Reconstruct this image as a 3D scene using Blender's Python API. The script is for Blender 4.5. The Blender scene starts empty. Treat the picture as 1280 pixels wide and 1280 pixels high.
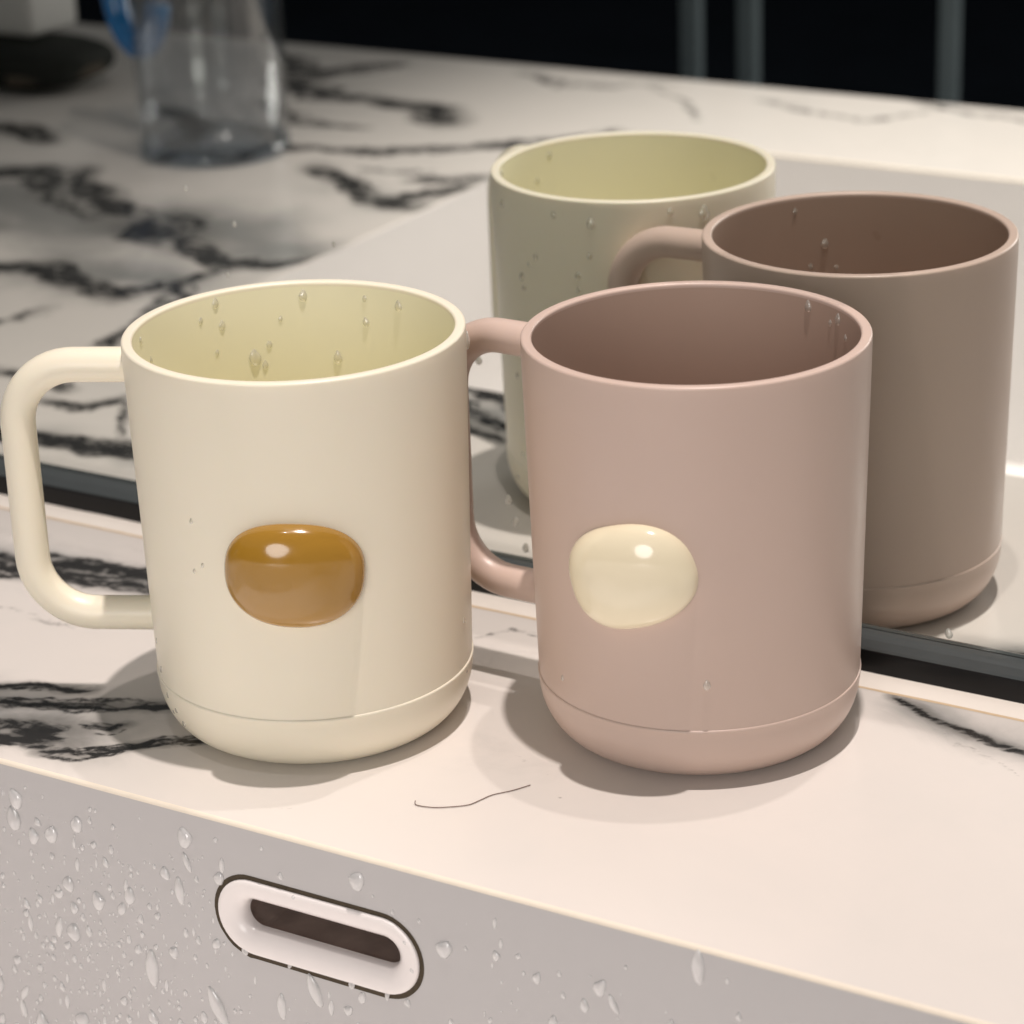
import bpy, bmesh, math, random
import numpy as np
from mathutils import Vector, Matrix, noise

S = 0.01                      # every length below is in centimetres, scaled to metres
scene = bpy.context.scene
COL = scene.collection
random.seed(7)

# ------------------------------------------------------------------ helpers
def lin(r, g, b):
    f = lambda c: (c/255/12.92) if c/255 <= .04045 else ((c/255+.055)/1.055)**2.4
    return (f(r), f(g), f(b), 1.0)

def new_mat(name):
    m = bpy.data.materials.new(name); m.use_nodes = True
    nt = m.node_tree; nt.nodes.clear()
    return m, nt

def N(nt, kind, **kw):
    n = nt.nodes.new(kind)
    for k, v in kw.items():
        if k in n.inputs: n.inputs[k].default_value = v
        else: setattr(n, k, v)
    return n

def principled(name, col, rough=.4, spec=.5, metal=0, var=.04, scale=30, bump=0, bscale=200, sss=0, coat=0, rvar=.06):
    m, nt = new_mat(name)
    out = N(nt, 'ShaderNodeOutputMaterial'); b = N(nt, 'ShaderNodeBsdfPrincipled')
    nt.links.new(b.outputs[0], out.inputs[0])
    tc = N(nt, 'ShaderNodeTexCoord')
    nz = N(nt, 'ShaderNodeTexNoise', Scale=scale, Detail=4.0)
    nt.links.new(tc.outputs['Object'], nz.inputs['Vector'])
    mix = N(nt, 'ShaderNodeMix', data_type='RGBA')
    c = Vector(col[:3])
    mix.inputs[6].default_value = (*(c*(1-var)), 1); mix.inputs[7].default_value = (*(c*(1+var)), 1)
    nt.links.new(nz.outputs['Fac'], mix.inputs[0]); nt.links.new(mix.outputs[2], b.inputs['Base Color'])
    mr = N(nt, 'ShaderNodeMapRange'); mr.inputs[3].default_value = max(0, rough-rvar); mr.inputs[4].default_value = rough+rvar
    nt.links.new(nz.outputs['Fac'], mr.inputs[0]); nt.links.new(mr.outputs[0], b.inputs['Roughness'])
    b.inputs['Specular IOR Level'].default_value = spec; b.inputs['Metallic'].default_value = metal
    b.inputs['Coat Weight'].default_value = coat; b.inputs['Coat Roughness'].default_value = .05
    if sss:
        b.inputs['Subsurface Weight'].default_value = sss
        b.inputs['Subsurface Radius'].default_value = (1, .7, .4); b.inputs['Subsurface Scale'].default_value = .002
    if bump:
        n2 = N(nt, 'ShaderNodeTexNoise', Scale=bscale, Detail=3.0)
        nt.links.new(tc.outputs['Object'], n2.inputs['Vector'])
        bp = N(nt, 'ShaderNodeBump', Strength=bump, Distance=.0004)
        nt.links.new(n2.outputs['Fac'], bp.inputs['Height']); nt.links.new(bp.outputs[0], b.inputs['Normal'])
    return m

def mesh_obj(name, verts, faces, mat, parent=None, smooth=True, scale=True, loc=(0, 0, 0)):
    me = bpy.data.meshes.new(name)
    me.from_pydata([tuple(c*S for c in v) for v in verts] if scale else verts, [], faces)
    if smooth: me.polygons.foreach_set('use_smooth', [True]*len(me.polygons))
    for m in (mat if isinstance(mat, (list, tuple)) else [mat]): me.materials.append(m)
    bm = bmesh.new(); bm.from_mesh(me); bmesh.ops.recalc_face_normals(bm, faces=bm.faces); bm.to_mesh(me); bm.free()
    o = bpy.data.objects.new(name, me); COL.objects.link(o)
    o.location = Vector(loc)*S
    if parent: o.parent = parent
    return o

def empty(name, loc, rz=0):
    o = bpy.data.objects.new(name, None); COL.objects.link(o)
    o.empty_display_size = .02; o.location = Vector(loc)*S; o.rotation_euler = (0, 0, rz)
    return o

def tag(o, label=None, cat=None, group=None, kind=None):
    if label: o['label'] = label
    if cat: o['category'] = cat
    if group: o['group'] = group
    if kind: o['kind'] = kind
    return o

def lathe(prof, n=160, close=False):
    V, F = [], []
    for r, z in prof:
        for k in range(n):
            a = 2*math.pi*k/n; V.append((r*math.cos(a), r*math.sin(a), z))
    m = len(prof)
    for i in range(m-1 if not close else m):
        j = (i+1) % m
        for k in range(n):
            l = (k+1) % n; F.append((i*n+k, i*n+l, j*n+l, j*n+k))
    return V, F

def cap(V, F, ring0, n): F.append(tuple(range(ring0, ring0+n)))

def sweep(path, rad, n=28, flat=1.0, up=Vector((0, 0, 1)), caps=True):
    V, F = [], []; P = [Vector(q) for q in path]
    side0 = None
    for i, q in enumerate(P):
        t = (P[min(i+1, len(P)-1)]-P[max(i-1, 0)]).normalized()
        if side0 is None:
            s = t.cross(up)
            if s.length < 1e-5: s = t.cross(Vector((1, 0, 0)))
            side0 = s.normalized()
        s = (side0-t*side0.dot(t)).normalized(); side0 = s
        u = s.cross(t).normalized(); r = rad[i] if isinstance(rad, list) else rad
        for k in range(n):
            a = 2*math.pi*k/n; V.append(tuple(q+s*(r*flat*math.cos(a))+u*(r*math.sin(a))))
    for i in range(len(P)-1):
        for k in range(n):
            l = (k+1) % n; F.append((i*n+k, i*n+l, (i+1)*n+l, (i+1)*n+k))
    if caps: F.append(tuple(range(n))[::-1]); F.append(tuple(range((len(P)-1)*n, len(P)*n)))
    return V, F

def box(x0, x1, y0, y1, z0, z1):
    V = [(x, y, z) for z in (z0, z1) for y in (y0, y1) for x in (x0, x1)]
    F = [(0, 1, 3, 2), (4, 5, 7, 6), (0, 1, 5, 4), (2, 3, 7, 6), (0, 2, 6, 4), (1, 3, 7, 5)]
    return V, F

def bevel(o, w, seg=3):
    m = o.modifiers.new('bevel', 'BEVEL'); m.width = w*S; m.segments = seg; m.limit_method = 'ANGLE'
    return o

def rounded_slab(name, x0, x1, y0, y1, z0, z1, w, mat, parent=None, loc=(0, 0, 0)):
    V, F = box(x0, x1, y0, y1, z0, z1)
    return bevel(mesh_obj(name, V, F, mat, parent, loc=loc), w, 4)

# ------------------------------------------------------------------ geometry constants (cm), the mirror lies in the plane y = 0
D = 14.77            # the counter's ledge ends here and the basin drops
XL, XR = -50.93, 26.0    # basin's left and right inner wall
YF = -48.07          # basin's front inner wall
YE = -60.1           # front edge of the counter
BD = -13.0           # basin floor

# ------------------------------------------------------------------ materials
M = {}
M['cream'] = principled('cream_plastic', lin(243, 236, 216), .36, .45, var=.012, scale=60, sss=.12, bump=.03, bscale=900)
M['pink'] = principled('dusty_pink_plastic', lin(207, 185, 173), .36, .45, var=.015, scale=60, sss=.06, bump=.03, bscale=900)
M['cream_in'] = principled('butter_inner_plastic', lin(247, 243, 217), .3, .45, var=.012, scale=60)
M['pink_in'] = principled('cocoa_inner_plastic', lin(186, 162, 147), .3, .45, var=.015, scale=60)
M['badge_brown'] = principled('caramel_glaze', lin(166, 124, 44), .16, .6, var=.05, scale=90, coat=.6, rvar=.03)
M['badge_cream'] = principled('ivory_glaze', lin(245, 234, 204), .16, .6, var=.02, scale=90, coat=.6, rvar=.03)
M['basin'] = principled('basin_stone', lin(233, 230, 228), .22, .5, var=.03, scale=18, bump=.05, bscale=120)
M['basin_shaded'] = principled('basin_stone_shaded', lin(188, 186, 186), .25, .5, var=.05, scale=14, bump=.08, bscale=120)  # same stone as the basin, grazing-light shade put into a darker grey
M['joint'] = principled('joint_epoxy', lin(232, 222, 206), .35, .5, var=.06, scale=150, bump=.2, bscale=500)
M['silicone'] = principled('silicone_bead', lin(240, 233, 224), .3, .5, var=.05, scale=120, bump=.15, bscale=300)
M['silicone_edge'] = principled('yellowed_silicone', lin(214, 190, 158), .4, .4, var=.12, scale=160)
M['black_gloss'] = principled('black_channel', lin(14, 15, 17), .3, .3, var=.2, scale=80, rvar=.05)
M['channel_sheen'] = principled('black_channel_sheen', lin(74, 79, 80), .22, .6, var=.2, scale=40, rvar=.08)  # grey paints the reflection on the channel's glossy black top
M['white_abs'] = principled('white_plastic', lin(238, 232, 230), .24, .5, var=.02, scale=200, bump=.12, bscale=300)
M['grime'] = principled('dark_grime', lin(70, 60, 46), .7, .3, var=.5, scale=900)
M['dark_hole'] = principled('slot_inside', lin(168, 152, 144), .5, .3, var=.4, scale=120)
M['floor_dark'] = principled('dark_floor', lin(50, 56, 66), .6, .3, var=.4, scale=9)
M['wall_dark'] = principled('dark_wall', lin(18, 20, 22), .7, .2, var=.3, scale=4)
M['post'] = principled('grey_post', lin(112, 124, 128), .45, .5, var=.08, scale=30)
M['pouch'] = principled('dark_cloth', lin(34, 36, 32), .75, .3, var=.25, scale=60, bump=.5, bscale=260)
M['pouch_trim'] = principled('brown_cloth', lin(84, 76, 66), .7, .3, var=.2, scale=80)
M['paper_white'] = principled('white_card', lin(214, 212, 208), .5, .4, var=.03, scale=30)
M['hair'] = principled('hair', lin(112, 90, 82), .5, .3, var=.1, scale=200)

def marble_mat():
    m, nt = new_mat('veined_marble'); L = nt.links.new
    out = N(nt, 'ShaderNodeOutputMaterial'); b = N(nt, 'ShaderNodeBsdfPrincipled'); L(b.outputs[0], out.inputs[0])
    tc = N(nt, 'ShaderNodeTexCoord')
    def noise_(scale, detail, dist=0, sx=1, sy=1):
        mp = N(nt, 'ShaderNodeMapping'); mp.inputs['Scale'].default_value = (sx, sy, 1); mp.inputs['Rotation'].default_value = (0, 0, -.30)
        L(tc.outputs['Object'], mp.inputs[0])
        n = N(nt, 'ShaderNodeTexNoise', Scale=scale, Detail=detail, Distortion=dist, Roughness=.62); L(mp.outputs[0], n.inputs['Vector'])
        return n.outputs['Fac']
    def math_(op, a, bb, clamp=False):
        n = N(nt, 'ShaderNodeMath', operation=op, use_clamp=clamp)
        for i, v in enumerate((a, bb)):
            if isinstance(v, (int, float)): n.inputs[i].default_value = v
            else: L(v, n.inputs[i])
        return n.outputs[0]
    def smooth(v, lo, hi):
        n = N(nt, 'ShaderNodeMapRange', interpolation_type='SMOOTHSTEP'); L(v, n.inputs[0])
        n.inputs[1].default_value = lo; n.inputs[2].default_value = hi
        return n.outputs[0]
    av = N(nt, 'ShaderNodeAttribute', attribute_name='vein'); asm = N(nt, 'ShaderNodeAttribute', attribute_name='smoke')
    abd = N(nt, 'ShaderNodeAttribute', attribute_name='body')
    n1 = noise_(110, 10, 1.4); n2 = noise_(330, 6, .8, .4, 1.1); n3 = noise_(18, 6, .8)
    v = math_('ADD', av.outputs['Fac'], math_('MULTIPLY', math_('SUBTRACT', n1, .5), 1.25))
    v = math_('ADD', v, math_('MULTIPLY', math_('SUBTRACT', n2, .5), .6))
    v = math_('MULTIPLY', v, smooth(av.outputs['Fac'], .0, .22))
    core = math_('MULTIPLY', smooth(v, .15, .74), .94)
    hb = math_('ADD', abd.outputs['Fac'], math_('MULTIPLY', math_('SUBTRACT', n1, .5), .9))
    hb = math_('MULTIPLY', hb, smooth(abd.outputs['Fac'], .03, .4))
    halo = math_('MULTIPLY', smooth(hb, .15, .95), .62)
    sm = math_('ADD', asm.outputs['Fac'], math_('MULTIPLY', math_('SUBTRACT', n3, .5), .9))
    sm = math_('MULTIPLY', smooth(sm, .25, .95), smooth(asm.outputs['Fac'], .02, .3))
    sm = math_('MULTIPLY', sm, .75)
    # very faint threads over the whole slab
    thr = math_('ABSOLUTE', math_('SUBTRACT', noise_(9, 7, 1.6), .5), 0)
    thr = math_('MULTIPLY', math_('SUBTRACT', 1, smooth(thr, 0, .018)), math_('MULTIPLY', smooth(noise_(5, 2), .5, .7), .16))
    def mix(a, bb, f):
        n = N(nt, 'ShaderNodeMix', data_type='RGBA'); L(f, n.inputs[0])
        for i, c in ((6, a), (7, bb)):
            if isinstance(c, tuple): n.inputs[i].default_value = c
            else: L(c, n.inputs[i])
        return n.outputs[2]
    base = mix(lin(226, 219, 213), lin(216, 212, 207), n3)
    c = mix(base, lin(150, 146, 142), thr)
    c = mix(c, lin(104, 108, 108), sm)
    c = mix(c, lin(112, 110, 106), halo)
    c = mix(c, lin(24, 24, 25), core)
    L(c, b.inputs['Base Color'])
    r = N(nt, 'ShaderNodeMapRange'); L(n1, r.inputs[0]); r.inputs[3].default_value = .2; r.inputs[4].default_value = .3
    L(r.outputs[0], b.inputs['Roughness']); b.inputs['Specular IOR Level'].default_value = .45
    return m
M['marble'] = marble_mat()

def mirror_mat():
    m, nt = new_mat('mirror_silver')
    out = N(nt, 'ShaderNodeOutputMaterial'); g = N(nt, 'ShaderNodeBsdfGlossy', Roughness=0.0)
    g.inputs['Color'].default_value = (.845, .870, .838, 1)
    nt.links.new(g.outputs[0], out.inputs[0]); return m
M['mirror'] = mirror_mat()

def clear_mat(name, tint, gloss=.12, rough=.03, body=0, bodycol=(1, 1, 1, 1), tr=.6):
    """thin clear plastic or a water film: lets light straight through, with a sheen and a little milkiness"""
    m, nt = new_mat(name); L = nt.links.new
    out = N(nt, 'ShaderNodeOutputMaterial')
    t = N(nt, 'ShaderNodeBsdfTransparent'); t.inputs[0].default_value = tint
    g = N(nt, 'ShaderNodeBsdfGlossy', Roughness=rough)
    lw = N(nt, 'ShaderNodeLayerWeight', Blend=.35)
    mr = N(nt, 'ShaderNodeMapRange'); mr.inputs[3].default_value = gloss*.5; mr.inputs[4].default_value = min(1, gloss*4)
    L(lw.outputs['Facing'], mr.inputs[0])
    d = N(nt, 'ShaderNodeBsdfDiffuse'); d.inputs[0].default_value = bodycol
    tl = N(nt, 'ShaderNodeBsdfTranslucent'); tl.inputs[0].default_value = bodycol
    a1 = N(nt, 'ShaderNodeMixShader'); a1.inputs[0].default_value = tr; L(d.outputs[0], a1.inputs[1]); L(tl.outputs[0], a1.inputs[2])
    a2 = N(nt, 'ShaderNodeMixShader'); a2.inputs[0].default_value = body; L(t.outputs[0], a2.inputs[1]); L(a1.outputs[0], a2.inputs[2])
    a3 = N(nt, 'ShaderNodeMixShader'); L(mr.outputs[0], a3.inputs[0]); L(a2.outputs[0], a3.inputs[1]); L(g.outputs[0], a3.inputs[2])
    L(a3.outputs[0], out.inputs[0]); return m
M['water'] = clear_mat('water', (.97, .97, .96, 1), .2, .05, .80, (1, 1, 1, 1), .5)
M['water_mug'] = clear_mat('water_on_plastic', (.97, .96, .92, 1), .24, .04, .58, (1, .99, .94, 1), .6)
M['clear'] = clear_mat('clear_plastic', (.935, .945, .955, 1), .09, .05, .015, (.8, .84, .86, 1))
M['clear_thick'] = clear_mat('clear_plastic_base', (.66, .71, .77, 1), .1, .08, .08, (.5, .55, .6, 1))
M['clear_thick'] = clear_mat('clear_plastic_foot', (.80, .84, .88, 1), .1, .08, .08, (.5, .55, .6, 1))
M['blue'] = clear_mat('blue_plastic', (.12, .5, .82, 1), .12, .1, .6, (.07, .42, .76, 1))

# ------------------------------------------------------------------ counter with veins
VEINS = [  # (half width cm, strength, points)
 (.40, 1.0, [(-49.5,-4.0),(-47.2,-4.2),(-45.8,-4.5),(-43.9,-4.6),(-40.9,-4.9),(-39.4,-4.3),(-37.9,-4.0),(-36.8,-3.7),(-35.5,-3.2)]),
 (.25, .8, [(-41,-5.6),(-39.2,-5.0),(-37.2,-4.7),(-35,-4.5)]),
 (.22, .9, [(-37,-13.6),(-35.9,-13.0),(-34.8,-12.2),(-33.0,-11.4),(-31.4,-10.6),(-30.4,-10.1),(-29,-9.6)]),
 (.16, .9, [(-36.5,-11.9),(-35.5,-11.4),(-34.8,-10.9),(-33.1,-10.4)]),
 (.34, 1.0, [(-37.5,-15.0),(-35,-14.0),(-33.6,-13.4),(-32.4,-13.2),(-31.7,-13.3)]),
 (.40, 1.0, [(-33.6,-13.1),(-32.7,-12.7),(-32.0,-12.6)]),
 (.17, 1.0, [(-32.0,-13.9),(-31.0,-13.6),(-29.8,-12.4),(-28.7,-11.6),(-27.9,-11.1),(-26.8,-10.4)]),
 (.14, .8, [(-32.1,-12.1),(-31.2,-12.2),(-31.0,-11.7)]),
 (.15, .9, [(-14.3,-1.5),(-13.7,-1.75),(-12.7,-2.4),(-11.6,-2.8),(-10.2,-3.0),(-8,-3.8)]),
 (.12, .3, [(-12.7,-2.4),(-12.0,-3.3),(-10.6,-3.9),(-9,-4.9)]),
 (.10, .45, [(-25.8,-3.1),(-25.2,-2.2),(-24.2,-2.3)]),
 (.12, .22, [(-22.6,-8.7),(-21.3,-8.8),(-20.2,-9.2),(-19,-10.4)]), (.10, .2, [(-18.1,-14.0),(-16.0,-13.4),(-14.6,-12.3)]), (.12, .2, [(-26,-14.2),(-24.6,-13.6),(-23.4,-13.5)]), (.2, .3, [(-44,-8),(-40,-7),(-37,-7.4),(-34,-6.6)]),
 (.24, .85, [(-49.8,-7.2),(-48.0,-7.1),(-47.2,-8.6)]), (.16, .7, [(-47.4,-8.8),(-46.2,-7.3),(-44.8,-5.6)]),
 (.3, .9, [(-53.6,-9.2),(-52.0,-9.0),(-49.8,-8.4)]),
 (.75, .95, [(-76,-30),(-72.5,-31.4),(-71.4,-32.3),(-69.5,-31.1),(-67.4,-29.6)]),
 (.5, .7, [(-69.5,-31.1),(-65.6,-28.4),(-62.9,-26.7)]),
 (.55, .95, [(-69.5,-33.4),(-68.0,-32.2),(-65.6,-30.8),(-63.8,-29.1),(-61.5,-27.6)]),
 (1.5, 1.0, [(-61.0,-27.3),(-59.4,-26.4),(-57.2,-25.2)]), (.6, 1.0, [(-58,-25.6),(-56.4,-24.6),(-54.1,-23.5)]),
 (.6, .95, [(-54.9,-23.9),(-53.4,-24.0),(-52.6,-24.3),(-51.4,-25.6)]),
 (.7, .9, [(-65.5,-18.5),(-62.0,-19.2),(-61.1,-19.9),(-60.4,-20.6)]), (.6, .9, [(-60.6,-20.6),(-59.0,-19.4),(-56.8,-18.4),(-55.2,-17.9)]),
 (.35, .9, [(-55.6,-17.9),(-54.5,-19.7),(-54.1,-21.6),(-54.7,-23.7)]),
 (.4, .6, [(-58,-13),(-57.3,-14.2),(-57.2,-16.1)]),
 (.35, .9, [(-54.8,-21.2),(-52.9,-18.6),(-52.0,-15.6),(-51.5,-12.8)]),
 (.6, .85, [(-76,-57.5),(-74.1,-56.4),(-70.1,-54.4),(-68.3,-57.7)]),
 (.7, .9, [(-72.5,-54.2),(-70.4,-52.6),(-67.5,-49.9),(-65.0,-50.2)]), (.9, .9, [(-64.8,-50.4),(-62.0,-50.0),(-60.0,-48.4),(-58.2,-47.4)]),
 (.4, .8, [(-68,-37),(-64.4,-38.8),(-62.6,-40.1),(-59.1,-40.9),(-54.6,-44.1),(-50,-49)]),
 (.6, .95, [(-60,-37.4),(-58.6,-36.6),(-56.9,-36.2),(-54.6,-34.6),(-52.6,-33.7),(-51.2,-33.6)]), (.5, .9, [(-52.6,-34.2),(-51.4,-36.0),(-51.0,-38.2)]),
 (.4, .8, [(-53.4,-37.7),(-52.2,-38.5),(-51.0,-39.8)]), (.35, .6, [(-57.4,-38.3),(-55.6,-38.6),(-53.6,-39.6)]),
 (.4, .55, [(-60.9,-58.5),(-57.6,-56.8),(-54.9,-57.0),(-52,-58.6)]),
 (.3, .55, [(-46.7,-57.5),(-43.5,-56.1),(-40.4,-55.6),(-38.3,-58.2)]), (.35, .6, [(-39.6,-59.9),(-36.9,-58.8),(-33.6,-58.4),(-30,-57)]),
 (.3, .5, [(-52.7,-57.9),(-49.6,-55.4),(-47.7,-52.6)]),
 (.7, .9, [(-90,-33),(-84,-36),(-79,-38),(-74,-37)]), (.8, .9, [(-92,-24),(-85,-22),(-78,-25),(-73,-23),(-67,-24)]),
 (.5, .8, [(-74,-23),(-70,-18),(-66,-15),(-63,-9)]), (.5, .8, [(-88,-12),(-80,-9),(-70,-10),(-62,-5),(-56,-6),(-52,-3)]),
 (.6, .9, [(-73,-44.5),(-70,-43),(-68,-39),(-66.5,-36)]), (.5, .8, [(-67,-43),(-64,-41),(-63.5,-37)]), (.5, .7, [(-69,-48),(-66,-45),(-62,-45)]),
]
SMOKE = [(3.4, 1.0, [(-73,-27.5),(-69.6,-28.1),(-66.3,-27.3),(-61.2,-25.4)]), (2.8, 1.0, [(-60,-28.2),(-57,-27.6),(-53.5,-26.4)]),
         (1.6, .6, [(-60,-20),(-57,-17.6)]), (1.9, .8, [(-37,-12.9),(-32,-12.6)]), (1.3, .7, [(-47,-4.5),(-36,-4.1)]), (2.0, .8, [(-72,-31.5),(-66,-30)]), (2.2, .8, [(-61,-19.5),(-54,-21)]), (1.6, .7, [(-57,-36),(-51,-34)]),
         (1.4, .35, [(-22.4,-8.6),(-20,-9)]), (2.5, .5, [(-84,-37),(-76,-38)]), (2.5, .45, [(-70,-52),(-60,-49)]), (.9, .75, [(-13.4,-2.0),(-12,-2.6),(-9,-3.2)])]

def nearest(P, pts):
    best = np.full(len(P), 1e9); side = np.zeros(len(P)); arc = np.zeros(len(P)); L = 0
    for (ax, ay), (bx, by) in zip(pts[:-1], pts[1:]):
        dx, dy = bx-ax, by-ay; ln = math.hypot(dx, dy)
        t = np.clip(((P[:, 0]-ax)*dx+(P[:, 1]-ay)*dy)/(ln*ln), 0, 1)
        d = np.hypot(P[:, 0]-ax-t*dx, P[:, 1]-ay-t*dy)
        sd = np.sign((P[:, 1]-ay)*dx-(P[:, 0]-ax)*dy)
        m = d < best; best[m] = d[m]; side[m] = sd[m]; arc[m] = (L+t*ln)[m]; L += ln
    return best, side*best, arc, L

def vein_field(P):
    core = np.zeros(len(P)); body = np.zeros(len(P)); rd = random.Random(21)
    for w, st, pts in VEINS:
        d, off, arc, L = nearest(P, pts); w = w*(1.75 if w < .45 and st > .75 else 1.4)
        taper = np.clip(np.minimum(arc, L-arc)/(1.2*w+.2), 0, 1)**.6*.75+.25
        n = 4+int(min(5, w*7)) if w > .2 else 3
        for k in range(n):
            u = (rd.uniform(-.85, .85) if w > .2 else rd.uniform(-1.3, 1.3)) if k else 0
            f1, f2, p1, p2 = rd.uniform(.5, 1.3)/max(.5, w), rd.uniform(1.8, 3.4)/max(.35, w), rd.uniform(0, 6), rd.uniform(0, 6)
            o = w*taper*(u+.38*np.sin(arc*f1+p1)+.16*np.sin(arc*f2+p2))
            gap = .62+.38*np.sin(arc*rd.uniform(.5, 1.4)/max(.4, w)+rd.uniform(0, 6))
            ws = w*(rd.uniform(.34, .6) if k == 0 else rd.uniform(.14, .42))*(.55+.45*gap)
            core = np.maximum(core, st*(.72 if k else 1)*np.clip(1-np.abs(off-o)/(1.7*ws), 0, 1)*np.clip(taper*1.3, 0, 1)*np.clip(1.5-np.maximum(0, d-np.abs(off))*3, 0, 1))
        body = np.maximum(body, st*np.exp(-(d/(1.25*w))**2))
    return core, body

def field(P, lines):
    out = np.zeros(len(P))
    for w, s, pts in lines:
        out = np.maximum(out, s*np.clip(1-nearest(P, pts)[0]/(2.1*w), 0, 1))
    return out

def build_counter():
    V, F, mats = [], [], []
    def sheet(x0, x1, y0, y1, step):
        nx, ny = max(1, round((x1-x0)/step)), max(1, round((y1-y0)/step)); o = len(V)
        for j in range(ny+1):
            for i in range(nx+1): V.append((x0+(x1-x0)*i/nx, y0+(y1-y0)*j/ny, 0))
        for j in range(ny):
            for i in range(nx):
                a = o+j*(nx+1)+i; F.append((a, a+1, a+nx+2, a+nx+1)); mats.append(0)
    e = .10
    sheet(-49, 2, -D+e, 1.0, .11); sheet(2, XR-e, -D+e, 1.0, .6); sheet(XL+e, -49, -D+e, 1.0, .25)
    sheet(-104, XL-e, YE, 1.0, .28); sheet(XR+e, 44, YE, 1.0, 1.5)
    sheet(XL-e, XR+e, YE, YF-e, .35)
    def strip(prof, pts, mi):      # sweep of a small profile, pts: list of position functions
        for a, b in pts: pass
    # rounded lip round the basin's mouth (cream joint), and the slab's outer faces
    def lip(p0, p1, nrm, n=1, mi=1):
        o = len(V); K = 6
        for i in range(n+1):
            x = p0[0]+(p1[0]-p0[0])*i/n; y = p0[1]+(p1[1]-p0[1])*i/n
            for k in range(K+1):
                a = math.pi/2*k/K; V.append((x+nrm[0]*e*math.sin(a), y+nrm[1]*e*math.sin(a), -e+e*math.cos(a)))
        for i in range(n):
            for k in range(K):
                a = o+i*(K+1)+k; F.append((a, a+1, a+K+2, a+K+1)); mats.append(mi)
    lip((XL+e, -D+e), (XR-e, -D+e), (0, -1), 60)
    lip((XL-e, YF-e), (XR+e, YF-e), (0, 1), 8)
    lip((XL-e, YF-e), (XL-e, -D+e), (1, 0), 8, 0)
    lip((XR+e, YF-e), (XR+e, -D+e), (-1, 0), 8)
    # corner tabs that the lips leave open
    for cx, cy in ((XL, -D), (XR, -D)):
        x0, x1 = (XL-e, XL+e) if cx == XL else (XR-e, XR+e)
        o = len(V); V.extend([(x0, -D+e, 0), (x1, -D+e, 0), (x1, 1, 0), (x0, 1, 0)]); F.append((o, o+1, o+2, o+3)); mats.append(0)
    for q in (((-104, YE), (44, YE)), ((44, YE), (44, 1)), ((44, 1), (-104, 1)), ((-104, 1), (-104, YE))):
        o = len(V); (ax, ay), (bx, by) = q
        V.extend([(ax, ay, 0), (bx, by, 0), (bx, by, -4), (ax, ay, -4)]); F.append((o, o+1, o+2, o+3)); mats.append(0)
    me = bpy.data.meshes.new('counter_top')
    me.from_pydata([(x*S, y*S, z*S) for x, y, z in V], [], F)
    me.materials.append(M['marble']); me.materials.append(M['joint'])
    me.polygons.foreach_set('material_index', mats)
    me.polygons.foreach_set('use_smooth', [True]*len(F))
    P = np.array(V)[:, :2].copy()
    W = np.array([[noise.noise((x*.16, y*.16, 3)), noise.noise((x*.16, y*.16, 9)), noise.noise((x*.6, y*.6, 5)), noise.noise((x*.6, y*.6, 1))] for x, y in P])
    far = np.clip((-P[:, 0]-48)/6, 0, 1)
    P[:, 0] += W[:, 0]*(.35+.9*far)+W[:, 2]*(.22+.25*far); P[:, 1] += W[:, 1]*(.25+.7*far)+W[:, 3]*(.18+.25*far)
    core, body = vein_field(P)
    for nm, fl in (('vein', core), ('body', body), ('smoke', field(P, SMOKE))):
        at = me.attributes.new(nm, 'FLOAT', 'POINT'); at.data.foreach_set('value', fl.astype(np.float32))
    bm = bmesh.new(); bm.from_mesh(me)
    for f in bm.faces:
        if abs(f.normal.z) > .3 and f.normal.z < 0: f.normal_flip()
    bm.to_mesh(me); bm.free()
    o = bpy.data.objects.new('counter_top', me); COL.objects.link(o)
    return tag(o, 'white marble counter with black veins under the two mugs', 'counter', kind='structure')
build_counter()

# ------------------------------------------------------------------ basin (its back wall, greyed for shade, holds the overflow slot)
OX, OZ, OW, OH = -23.15, -2.47, 5.85, 2.12      # overflow: centre, width, height
def stadium(cx, cz, w, h, n=20):
    r = h/2; c = w/2-r; P = []
    for k in range(n+1):
        a = -math.pi/2+math.pi*k/n; P.append((cx+c+r*math.cos(a), cz+r*math.sin(a)))
    for k in range(n+1):
        a = math.pi/2+math.pi*k/n; P.append((cx-c+r*math.cos(a), cz+r*math.sin(a)))
    return P

basin = tag(empty('wash_basin', ((XL+XR)/2, (YF-D)/2, BD)), 'white stone wash basin sunk in the counter with an oval overflow', 'wash basin')
bo = Vector(((XL+XR)/2, (YF-D)/2, BD))
def bpart(name, V, F, mat, parent=basin, smooth=False):
    return mesh_obj(name, [tuple(Vector(v)-bo) for v in V], F, mat, parent, smooth)
# back wall with a stadium opening
def back_wall():
    y = -D; hole = stadium(OX, OZ, OW+.12, OH+.12)
    bm = bmesh.new()
    outer = [(XL, -.10), (XL, BD), (XR, BD), (XR, -.10)]
    ov = [bm.verts.new((x, y, z)) for x, z in outer]; hv = [bm.verts.new((x, y, z)) for x, z in hole]
    es = [bm.edges.new((ov[i], ov[(i+1) % 4])) for i in range(4)]+[bm.edges.new((hv[i], hv[(i+1) % len(hv)])) for i in range(len(hv))]
    bmesh.ops.triangle_fill(bm, use_beauty=True, use_dissolve=False, edges=es)
    bm.verts.ensure_lookup_table()
    V = [tuple(v.co) for v in bm.verts]; F = [tuple(v.index for v in f.verts) for f in bm.faces]
    bm.verts.index_update(); F = [tuple(v.index for v in f.verts) for f in bm.faces]
    bm.free(); return V, F
w = bpart('back_wall', *back_wall(), M['basin_shaded']); w['label'] = 'water splashed back wall with the overflow slot'
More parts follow.
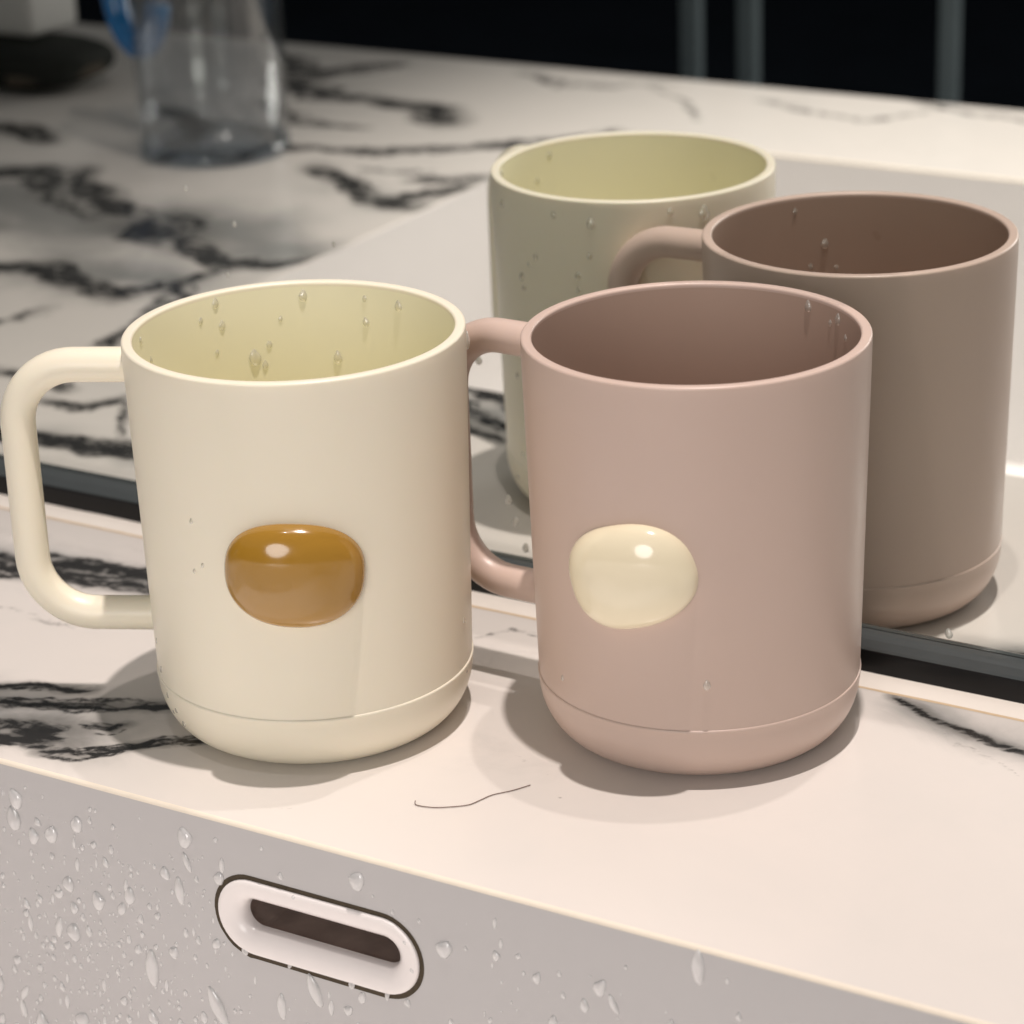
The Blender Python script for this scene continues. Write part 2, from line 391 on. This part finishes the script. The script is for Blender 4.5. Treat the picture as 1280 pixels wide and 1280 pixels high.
bpart('side_wall', [(XL, -D, -.10), (XL, YF, -.10), (XL, YF, BD), (XL, -D, BD)], [(0, 1, 2, 3)], M['basin'])
bpart('side_wall', [(XR, -D, -.10), (XR, YF, -.10), (XR, YF, BD), (XR, -D, BD)], [(0, 1, 2, 3)], M['basin'])
bpart('front_wall', [(XL, YF, -.10), (XR, YF, -.10), (XR, YF, BD), (XL, YF, BD)], [(0, 1, 2, 3)], M['basin'])
bpart('basin_floor', [(XL, -D, BD), (XR, -D, BD), (XR, YF, BD), (XL, YF, BD)], [(0, 1, 2, 3)], M['basin'])
# overflow: a dished white ring in a dark joint, an opening and a dark pocket behind it
def loops(ls):
    V, F = [], []; n = len(ls[0][0])
    for P, y in ls: V.extend([(x, y, z) for x, z in P])
    for i in range(len(ls)-1):
        for k in range(n):
            l = (k+1) % n; F.append((i*n+k, i*n+l, (i+1)*n+l, (i+1)*n+k))
    return V, F
ringp = [(OW-.10, OH-.10, -D+.30), (OW-.10, OH-.10, -D-.02), (OW-.13, OH-.13, -D-.06), (OW-.22, OH-.22, -D-.085), (OW-.42, OH-.42, -D-.085),
         (OW-.80, OH-.80, -D-.05), (OW-1.1, OH-1.06, -D+.02), (OW-1.32, OH-1.24, -D+.12), (OW-1.42, OH-1.32, -D+.26), (OW-1.44, OH-1.33, -D+.36)]
ring = bpart('overflow_ring', *loops([(stadium(OX, OZ, a, b), y) for a, b, y in ringp]), M['white_abs'], smooth=True)
ring['label'] = 'white oval ring of the overflow'
rg = random.Random(3)
Pg = [(x+(x-OX)*.0+rg.uniform(-.0,.0), z-(.05*abs(noise.noise((x*2.2,z*2,1))) if z < OZ else -.02*abs(noise.noise((x*3,z,4))))) for x, z in stadium(OX, OZ, OW+.15, OH+.15)]; Pi = stadium(OX, OZ, OW-.12, OH-.12)
gv, gf = loops([(Pg, -D-.006), (Pi, -D-.004)])
bpart('grime_joint', gv, gf, M['grime'], ring)
V, F = loops([(stadium(OX, OZ, OW-1.43, OH-1.32), -D+.35), (stadium(OX, OZ, OW-1.2, OH-1.1), -D+.42), (stadium(OX, OZ-.02, OW-1.0, OH-.9), -D+2.4)])
F.append(tuple(range(2*42, 3*42)))
bpart('slot_pocket', V, F, M['dark_hole'], ring)

# ------------------------------------------------------------------ mirror, its black bottom channel and the sealant bead
mir = tag(empty('wall_mirror', (-30, 0, 0)), 'large mirror on a black channel reflecting the backs of both mugs', 'mirror')
def mp(name, V, F, mat, sm=False): return mesh_obj(name, [(x+30, y, z) for x, y, z in V], F, mat, mir, sm)
mp('mirror_glass', *box(-82, 22, 0, .45, .35, 21.0), M['mirror'])
CH = 1.06
prof = [(-.02, .0), (-.60, .0), (-.60, .66), (-.588, .72), (-.55, .79), (-.42, .95), (-.34, 1.01), (-.22, CH-.01), (-.02, CH)]
V = [(x, y, z) for x in (-82, 22) for y, z in prof]; k = len(prof)
F = [(i, (i+1) % k, k+(i+1) % k, k+i) for i in range(k)]+[tuple(range(k)), tuple(range(k, 2*k))]
ch = mp('bottom_channel', V, F, [M['black_gloss'], M['channel_sheen']])
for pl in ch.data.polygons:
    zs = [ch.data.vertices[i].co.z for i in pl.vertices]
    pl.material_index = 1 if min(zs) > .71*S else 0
rs = random.Random(5); V, F = [], []; nseg = 300
bead = [(-.59, .10), (-.68, .10), (-.85, .075), (-1.05, .05), (-1.22, .012), (-1.30, .003)]
for i in range(nseg+1):
    x = -82+104*i/nseg; jy = .03*noise.noise((x*.35, 0, 2)); jz = .012*noise.noise((x*.8, 4, 0))
    for j, (y, z) in enumerate(bead): V.append((x, y+(jy if j else 0), max(.003, z+jz*(j < 4))))
kb = len(bead)
for i in range(nseg):
    for j in range(kb-1): F.append((i*kb+j, i*kb+j+1, (i+1)*kb+j+1, (i+1)*kb+j))
mp('sealant_bead', V, F, M['silicone'], True)
V, F = [], []
for i in range(nseg+1):
    x = -82+104*i/nseg; jy = .03*noise.noise((x*.35, 0, 2)); w = .05+.03*noise.noise((x*1.1, 7, 0))
    V += [(x, -1.28+jy, .012), (x, -1.33+jy-w, .006)]
for i in range(nseg): F.append((2*i, 2*i+1, 2*i+3, 2*i+2))
mp('sealant_edge', V, F, M['silicone_edge'], True)

# ------------------------------------------------------------------ mugs
H, RT, RS, HS = 10.25, 4.2, 4.01, 1.56
def wall_r(z): return RS+(RT-RS)*min(1, max(0, (z-HS)/(H-.4-HS)))
def mug(name, mat, inner_mat, loc, az, badge_mat, badge_tilt, badge_w, badge_h, badge_z, label):
    root = tag(empty(name, (loc[0], loc[1], 0), az), label, 'mug', 'mugs standing on the marble counter')
    # body: outer wall, rounded lip, inner wall and floor (one skin)
    p = [(RS-.002, HS-.02), (RS, HS+.08)]
    p += [(wall_r(z), z) for z in np.linspace(HS+.25, H-.3, 14)]
    rc = .133
    rc = .07
    for kk in range(0, 7):
        a = math.pi/2*kk/6; p.append((RT-rc+rc*math.cos(a), H-rc+rc*math.sin(a)))
    for kk in range(0, 7):
        a = math.pi/2*(1+kk/6); p.append((RT-.272+rc+rc*math.cos(a), H-rc+rc*math.sin(a)))
    p.append((RT-.272, H-.12))
    V, F = lathe(p, 192); body = mesh_obj('body', V, F, mat, root)
    p = [(RT-.2715, H-.118)]
    p += [(RT-.275-.008*i, H-.3-z) for i, z in enumerate(np.linspace(0, 7.2, 10))]
    for kk in range(1, 9):
        a = math.pi/2*kk/8; p.append((2.5+1.32*math.cos(a), 2.0-1.3*math.sin(a)))
    p += [(1.2, .68), (.01, .68)]
    V, F = lathe(p, 192); mesh_obj('inner_wall', V, F, inner_mat, root)
    # lower cup-shaped base below the seam
    q = [(RS-.02, HS+.040), (RS+.004, HS+.036), (RS+.020, HS+.022), (RS+.029, HS-.002), (RS+.029, HS-.03), (RS+.020, HS-.06), (RS+.012, HS-.08)]
    r0 = 3.04
    for kk in range(1, 15):
        a = math.pi/2*kk/14; q.append((r0+(RS+.012-r0)*math.cos(a)**1.08, (HS-.08)*(1-math.sin(a))+.0))
    q += [(2.85, .03), (2.7, .12), (.01, .12)]
    V, F = lathe(q, 192); mesh_obj('base', V, F, mat, root)
    # handle: a round bar bent into a rounded D
    zt, zb, rc, reach, rin = 9.338, 2.657, 1.556, 7.14, 3.93
    P = [(t, zt) for t in np.linspace(rin, reach-rc, 6)]
    P += [(reach-rc+rc*math.sin(a), zt-rc+rc*math.cos(a)) for a in np.linspace(.08, math.pi/2, 12)]
    P += [(reach, z) for z in np.linspace(zt-rc-.4, zb+rc+.4, 8)]
    P += [(reach-rc+rc*math.cos(a), zb+rc-rc*math.sin(a)) for a in np.linspace(0, math.pi/2-.08, 12)]
    P += [(t, zb) for t in np.linspace(reach-rc, rin, 6)]
    V, F = sweep([(t, 0, z) for t, z in P], .44, 32, caps=False); mesh_obj('handle', V, F, mat, root)
    # domed glazed badge, bent to the wall
    th = math.radians(95.6); n = Vector((math.cos(th), math.sin(th), 0)); t = Vector((-math.sin(th), math.cos(th), 0)); u = Vector((0, 0, 1))
    c0, s0 = math.cos(badge_tilt), math.sin(badge_tilt); V, F = [], []; NR, NA = 18, 72
    rr = wall_r(badge_z)
    for i in range(NR+1):
        g = i/NR
        ph = g*math.pi/2
        rad, hgt = math.sin(ph)**.85, math.cos(ph)**.75
        for k in range(NA):
            a = 2*math.pi*k/NA
            ex = 2/2.35
            x = badge_w/2*rad*math.copysign(abs(math.cos(a))**ex, math.cos(a)); y = badge_h/2*rad*math.copysign(abs(math.sin(a))**ex, math.sin(a))
            X, Y = x*c0-y*s0, x*s0+y*c0
            ang = X/rr; dd = rr-.03+.66*hgt
            # bend halfway round the wall
            pos = n*(dd-X*X/(2*rr)*.92)+t*X+u*(badge_z+Y)
            V.append(tuple(pos))
    for i in range(NR):
        for k in range(NA):
            l = (k+1) % NA; F.append((i*NA+k, i*NA+l, (i+1)*NA+l, (i+1)*NA+k))
    mesh_obj('badge', V, F, badge_mat, root)
    return root
m1 = (-27.118, -8.667); m2 = (-18.129, -4.770)
mug('mug', M['cream'], M['cream_in'], m1, 3.583, M['badge_brown'], math.radians(-4), 3.35, 2.62, 5.45, 'cream plastic mug with a glossy caramel badge, standing at the left')
mug('mug', M['pink'], M['pink_in'], m2, 3.116, M['badge_cream'], math.radians(17), 3.25, 2.55, 5.5, 'dusty pink mug with a glossy ivory badge, handle behind the cream mug')

# ------------------------------------------------------------------ water drops on the mugs and on the mirror
def drop_mesh(name, seed, elong=1.25, mat=None):
    rd = random.Random(seed); V, F = [], []; NR, NA = 6, 16
    ph = [rd.uniform(0, 6.28) for _ in range(3)]; am = [rd.uniform(0, .14) for _ in range(3)]
    for i in range(NR+1):
        g = math.pi/2*i/NR
        for k in range(NA):
            a = 2*math.pi*k/NA; r = 1+sum(am[j]*math.sin((j+1)*a+ph[j]) for j in range(3))
            x = math.sin(g)*r*math.cos(a); y = math.sin(g)*r*math.sin(a)*elong
            wdt = 1-.32*max(0, y/elong)      # narrower at the top
            V.append((x*wdt, y, math.cos(g)*.5*(1-.28*y/elong)))
    for i in range(NR):
        for k in range(NA):
            l = (k+1) % NA; F.append((i*NA+k, i*NA+l, (i+1)*NA+l, (i+1)*NA+k))
    me = bpy.data.meshes.new(name); me.from_pydata([tuple(c*S for c in v) for v in V], [], F)
    me.polygons.foreach_set('use_smooth', [True]*len(F)); me.materials.append(mat)
    bm = bmesh.new(); bm.from_mesh(me); bmesh.ops.remove_doubles(bm, verts=bm.verts, dist=1e-6); bmesh.ops.recalc_face_normals(bm, faces=bm.faces); bm.to_mesh(me); bm.free()
    return me
MUGDROPS = [drop_mesh('water_drop', s, 1.3, M['water_mug']) for s in range(5)]
PANDROPS = [drop_mesh('water_drop', s+20, e, M['water']) for s, e in enumerate((1.1, 1.35, 1.6, 2.4, 1.2, 1.0))]
def put_drop(meshes, pos, nrm, size, i, label, group, spin=0):
    o = bpy.data.objects.new('water_drop', meshes[i % len(meshes)]); COL.objects.link(o)
    n = Vector(nrm).normalized(); up = Vector((0, 0, 1)); x = up.cross(n)
    x = x.normalized() if x.length > 1e-4 else Vector((1, 0, 0)); y = n.cross(x)
    R = Matrix((x, y, n)).transposed().to_4x4() @ Matrix.Rotation(spin, 4, 'Z')
    o.matrix_world = Matrix.Translation(Vector(pos)*S) @ R @ Matrix.Diagonal((size, size, size, 1))
    return tag(o, label, 'water drop', group)
def on_mug(m, az, z, size, inside, i, label, group):
    a = math.radians(az); r = (RT-.272-.008*9*min(1, (H-.3-z)/7.2)) if inside else wall_r(z)
    if not inside and z < HS: r = 3.1+(RS-.018-3.1)*math.sqrt(max(0, 1-(1-z/HS)**2))
    s = -1 if inside else 1
    put_drop(MUGDROPS, (m[0]+r*math.cos(a), m[1]+r*math.sin(a), z), (s*math.cos(a), s*math.sin(a), 0), size, i, label, group)
for i, (az, z, sz) in enumerate([(156,9.98,.10),(154,9.36,.10),(163,9.62,.07),(142,8.34,.17),(136,8.64,.08),(138,8.11,.09),(122,9.88,.12),(98,9.84,.07),(98,9.21,.10),(83,9.77,.12),(110,8.21,.13),(131,9.3,.06),(157,8.67,.06),(-159,9.85,.08),(-167,9.17,.07)]):
    on_mug(m1, az, z, sz, True, i, 'clear water drop inside the cream mug', 'water drops inside the cream mug')
for i, (az, z, sz) in enumerate([(72,9.95,.12),(55,9.9,.12),(60,9.72,.07),(49,9.55,.07),(-128,8.81,.11),(-141,9.84,.07),(-134,8.17,.07),(-123,8.09,.06)]):
    on_mug(m2, az, z, sz, True, i, 'clear water drop inside the pink mug', 'water drops inside the pink mug')
for i, (az, z, sz) in enumerate([(78,9.6,.13),(79,8.64,.08),(94,9.75,.08),(84,8.01,.10),(84,7.6,.07),(33,9.75,.17),(47,9.9,.09),(104,8.4,.08),(113,7.67,.10),(112,7.34,.07),(126,9.65,.09),(121,4.47,.07),(120,1.97,.07),(127,1.15,.09),(108,8.12,.06),(97,5.6,.07),(117,6.2,.06)]):
    on_mug(m1, az, z, sz, False, i, 'water drop on the back of the cream mug, seen in the mirror', 'water drops on the back of the cream mug')
for i, (az, z, sz) in enumerate([(-95,6.6,.06),(-96,5.29,.05),(-92,5.5,.05),(-123,1.36,.09),(-117,1.1,.09),(14,2.86,.06),(-114,.79,.09),(-128,1.9,.07),(-121,.95,.07),(-131,2.6,.06),(16,1.4,.07)]):
    on_mug(m1, az, z, sz, False, i, 'small water drop on the outside of the cream mug', 'water drops on the front of the cream mug')
for i, (az, z, sz) in enumerate([(-60,2.8,.10),(-118,2.2,.06)]):
    on_mug(m2, az, z, sz, False, i, 'small water drop low on the outside of the pink mug', 'water drops on the front of the pink mug')
for i, (x, z) in enumerate([(-36.97,10.62),(-35.32,9.74),(-31.9,9.55),(-35.7,8.2),(-27.3,6.78),(-26.5,2.8),(-26.0,1.45),(-26.3,2.2),(-13.4,1.35)]):
    put_drop(MUGDROPS, (x, -.0, z), (0, -1, 0), .07 if i < 4 else .11, i, 'tiny water drop on the mirror glass', 'water drops on the mirror')

# splashes on the basin's back wall: the larger drops one by one, the fine spray as one object
def blocked(x, z, pad):
    r = OH/2+pad; c = OW/2-OH/2; dx = max(abs(x-OX)-c, 0); return math.hypot(dx, z-OZ) < r
rp = random.Random(11); spots = []
while len(spots) < 1150:
    x = rp.uniform(-35, -11); z = rp.uniform(-9.5, -.45)
    depth = min(1, (-z)/3.0)
    dens = (.10+.9*math.exp(-((x+30.0)/3.4)**2))*depth**1.1
    if x > -24: dens = max(.12*depth, .5*math.exp(-((z+6)/2.5)**2)*.6)
    if rp.random() > dens or blocked(x, z, .18): continue
    s = min(.23, .036*math.exp(rp.gauss(.45, .7)))
    if any((x-a)**2+(z-b)**2 < (1.1*(s+c))**2 for a, b, c in spots): continue
    spots.append((x, z, s))
spots += [(-33.0,-.62,.06),(-24.6,-.5,.06),(-15.5,-1.7,.17),(-15.9,-2.3,.12),(-27.2,-2.3,.16),(-28.8,-2.9,.17),(-31.1,-3.4,.15)]
spots.sort(key=lambda q: -q[2])
for i, (x, z, s) in enumerate(spots[:150]):
    put_drop(PANDROPS, (x, -D, z), (0, -1, 0), s, i, 'clear water drop on the pale basin wall below the counter edge', 'large water drops on the basin wall', spin=rp.uniform(-.5, .5))
for i, (x, z, y, s) in enumerate([(-25.3,-3.42,-.05,.10),(-22.2,-3.50,-.05,.09),(-21.2,-3.47,-.04,.07),(-24.0,-3.50,-.03,.06),(-23.7,-1.52,-.09,.05),(-20.6,-1.9,-.07,.06),(-20.45,-2.6,-.07,.06)]):
    put_drop(PANDROPS, (x, -D+y, z), (0, -1, .2), s, i+1, 'water drop clinging to the white overflow ring', 'water drops on the overflow ring')
V, F = [], []
for i, (x, z, s) in enumerate(spots[150:]):
    me = PANDROPS[i % 6]; o = len(V); s *= .9
    for v in me.vertices: V.append((x+v.co.x/S*s, -D-v.co.z/S*s, z+v.co.y/S*s))
    for f in me.polygons: F.append(tuple(o+k for k in f.vertices))
tag(mesh_obj('fine_spray', V, F, M['water']), 'fine spray of tiny droplets over the basin wall', 'spray', kind='stuff')

# ------------------------------------------------------------------ hair on the counter
def smooth_path(P, n=10):
    out = []; P = [Vector(q) for q in P]
    for i in range(len(P)-1):
        p0, p1, p2, p3 = P[max(i-1, 0)], P[i], P[i+1], P[min(i+2, len(P)-1)]
        for k in range(n):
            t = k/n; out.append(.5*((2*p1)+(p2-p0)*t+(2*p0-5*p1+4*p2-p3)*t*t+(3*p1-p0-3*p2+p3)*t**3))
    return out+[P[-1]]
hp = smooth_path([(x, y, .025) for x, y in [(-22.1,-11.9),(-21.95,-12.07),(-21.55,-12.0),(-21.2,-11.8),(-20.85,-11.5),(-20.72,-11.15),(-20.6,-10.8),(-20.3,-10.4),(-20.05,-9.95)]])
V, F = sweep(hp, .011, 6); tag(mesh_obj('hair_strand', V, F, M['hair']), 'thin curved dark hair lying on the counter between the mugs', 'hair')

# ------------------------------------------------------------------ the far end of the counter, seen only in the mirror
cup = tag(empty('clear_cup', (-65.5, -38.5, 0)), 'tall clear plastic cup with a blue ring handle on the counter, reflected', 'cup')
p = [(3.30, .9), (3.42, .45), (3.45, .9), (3.5, 6), (3.55, 13.6), (3.48, 13.8), (3.40, 13.6), (3.33, 6), (3.28, 1.0), (.01, .9)]
V, F = lathe([(3.45, .70), (3.47, 3), (3.5, 6), (3.55, 13.6), (3.48, 13.8), (3.40, 13.6), (3.33, 6), (3.28, .70)], 96, True); mesh_obj('cup_wall', V, F, M['clear'], cup)
V, F = lathe([(.01, .04), (3.1, .0), (3.42, .12), (3.46, .6), (3.27, .68), (.01, .66)], 96); mesh_obj('cup_base', V, F, M['clear_thick'], cup)
ca = math.radians(196); pts = []
for k in range(41):
    a = math.radians(-168+336*k/40); pts.append((3.5+1.95+1.75*math.cos(a), 0, 7.0+2.75*math.sin(a)))
pts = [(x*math.cos(ca)-y*math.sin(ca), x*math.sin(ca)+y*math.cos(ca), z) for x, y, z in pts]
V, F = sweep(pts, .62, 20); mesh_obj('handle', V, F, M['blue'], cup)

pouch = tag(empty('dark_pouch', (-84.5, -46.5, 0)), 'dark cloth pouch lying on the far end of the counter, reflected', 'pouch')
V, F = [], []
for i in range(15):
    for k in range(40):
        a = 2*math.pi*k/40; v = i/14; r = (math.sin(math.pi*min(.5, v*.9+.08))**.5) if v < .5 else math.cos(math.pi/2*((v-.5)/.5)**1.6)**.55 if v < 1 else .02
        ex = .55; cx = math.copysign(abs(math.cos(a))**ex, math.cos(a)); sy = math.copysign(abs(math.sin(a))**ex, math.sin(a))
        b = 1+.05*noise.noise((cx*2, sy*2, v*3))
        V.append((5.6*cx*r*b, 2.9*sy*r*b, 2.7*v+.12*noise.noise((cx*1.5, sy, 4))*v))
for i in range(14):
    for k in range(40):
        l = (k+1) % 40; F.append((i*40+k, i*40+l, (i+1)*40+l, (i+1)*40+k))
F.append(tuple(range(39, -1, -1))); F.append(tuple(range(14*40, 15*40)))
body = mesh_obj('pouch_body', V, F, M['pouch'], pouch)
V, F = sweep(smooth_path([(2.0, 2.75, .8), (3.6, 2.3, 1.0), (5.0, 1.2, 1.1), (5.5, -.4, 1.15)], 6), .32, 12); mesh_obj('trim', V, F, M['pouch_trim'], pouch)
tag(rounded_slab('tissue_pack', -4.2, 4.2, -1.9, 1.9, 0, 2.4, .35, M['paper_white'], loc=(-86.2, -47.2, 2.72)), 'white tissue pack lying on top of the dark pouch, reflected', 'tissue pack')

# dark room beyond the counter
V, F = box(-420, 260, -520, YE-8, -86, -85); tag(mesh_obj('floor', V, F, M['floor_dark'], smooth=False), 'dark floor beyond the counter', 'floor', kind='structure')
V, F = box(-420, 260, -521, -520, -85, 160); tag(mesh_obj('wall', V, F, M['wall_dark'], smooth=False), 'dark far wall of the room', 'wall', kind='structure')
V, F = box(-421, -420, -520, YE-8, -85, 160); tag(mesh_obj('wall', V, F, M['wall_dark'], smooth=False), 'dark side wall of the room', 'wall', kind='structure')
for x0, x1, lab in ((-62.9, -61.3, 'slim grey metal post beyond the counter, left one of a close pair'), (-59.2, -57.6, 'slim grey metal post beyond the counter, right one of a close pair'), (-46.8, -45.3, 'lone slim grey metal post beyond the counter at the right')):
    r = (x1-x0)*.34
    o = rounded_slab('metal_post', -r, r, -r, r, 0, 205, .2, M['post'], loc=((x0+x1)/2, -80, -85)); tag(o, lab, 'post', 'metal posts behind the counter')

# ------------------------------------------------------------------ lamps
def lamp(kind, name, loc, energy, col, target=None, **kw):
    l = bpy.data.lights.new(name, kind); l.energy = energy; l.color = col
    for k, v in kw.items(): setattr(l, k, v)
    o = bpy.data.objects.new(name, l); COL.objects.link(o); o.location = Vector(loc)*S
    if target is not None:
        o.rotation_euler = (Vector(target)-Vector(loc)).to_track_quat('-Z', 'Y').to_euler()
    return o
WARM = (1.0, .895, .84)
lamp('SPOT', 'ceiling_downlight', (-9, -11.5, 122), 47, WARM, (-15, -16, 0), spot_size=math.radians(66), spot_blend=1.0, shadow_soft_size=.012)
lamp('SPOT', 'mirrored_light_fill', (-9, 22, 176), 24, WARM, (-18, -13, 0), spot_size=math.radians(46), spot_blend=1.0, shadow_soft_size=.014)  # lamp added behind a lowered mirror, replaces the downlight it would reflect
lamp('SPOT', 'front_downlight', (-22, -44, 150), 95, (1, .92, .87), (-26, -52, 0), spot_size=math.radians(33), spot_blend=1.0, shadow_soft_size=.02)
lamp('AREA', 'front_fill', (10, -170, 48), 9, (1.0, .955, .92), (-24, -8, 6), shape='DISK', size=.8)  # unseen fill lamp added to brighten the mug fronts
for o in bpy.data.lights:
    if o.type == 'SPOT': o.cycles.use_multiple_importance_sampling = False

w = bpy.data.worlds.new('World'); scene.world = w; w.use_nodes = True
bg = w.node_tree.nodes['Background']; bg.inputs[0].default_value = (.98, .98, 1.0, 1); bg.inputs[1].default_value = .10

# ------------------------------------------------------------------ camera
def camera():
    f, yaw, pitch, roll = 3376.21, .5518, .376, -.0376
    c = bpy.data.cameras.new('camera'); o = bpy.data.objects.new('camera', c); COL.objects.link(o)
    fwd = Vector((-math.sin(yaw)*math.cos(pitch), math.cos(yaw)*math.cos(pitch), -math.sin(pitch)))
    right = Vector((math.cos(yaw), math.sin(yaw), 0)); up = right.cross(fwd)
    r = math.cos(roll)*right+math.sin(roll)*up; u = -math.sin(roll)*right+math.cos(roll)*up
    R = Matrix((r, u, -fwd)).transposed().to_4x4()
    o.matrix_world = Matrix.Translation(Vector((10.2787, -59.5906, 30.082))*S) @ R
    c.sensor_width = 36; c.sensor_fit = 'HORIZONTAL'; c.lens = 36*f/1280
    c.clip_start = .01; c.clip_end = 60
    c.dof.use_dof = True; c.dof.focus_distance = .655; c.dof.aperture_fstop = 17
    scene.camera = o
camera()

# ------------------------------------------------------------------ render settings
vs = scene.view_settings; vs.view_transform = 'Standard'; vs.look = 'None'; vs.exposure = .03; vs.gamma = 1; vs.use_curve_mapping = False
cy = scene.cycles
cy.use_denoising = True; cy.caustics_reflective = True; cy.caustics_refractive = False
cy.max_bounces = 14; cy.diffuse_bounces = 5; cy.glossy_bounces = 6; cy.transparent_max_bounces = 24
cy.sample_clamp_indirect = 4
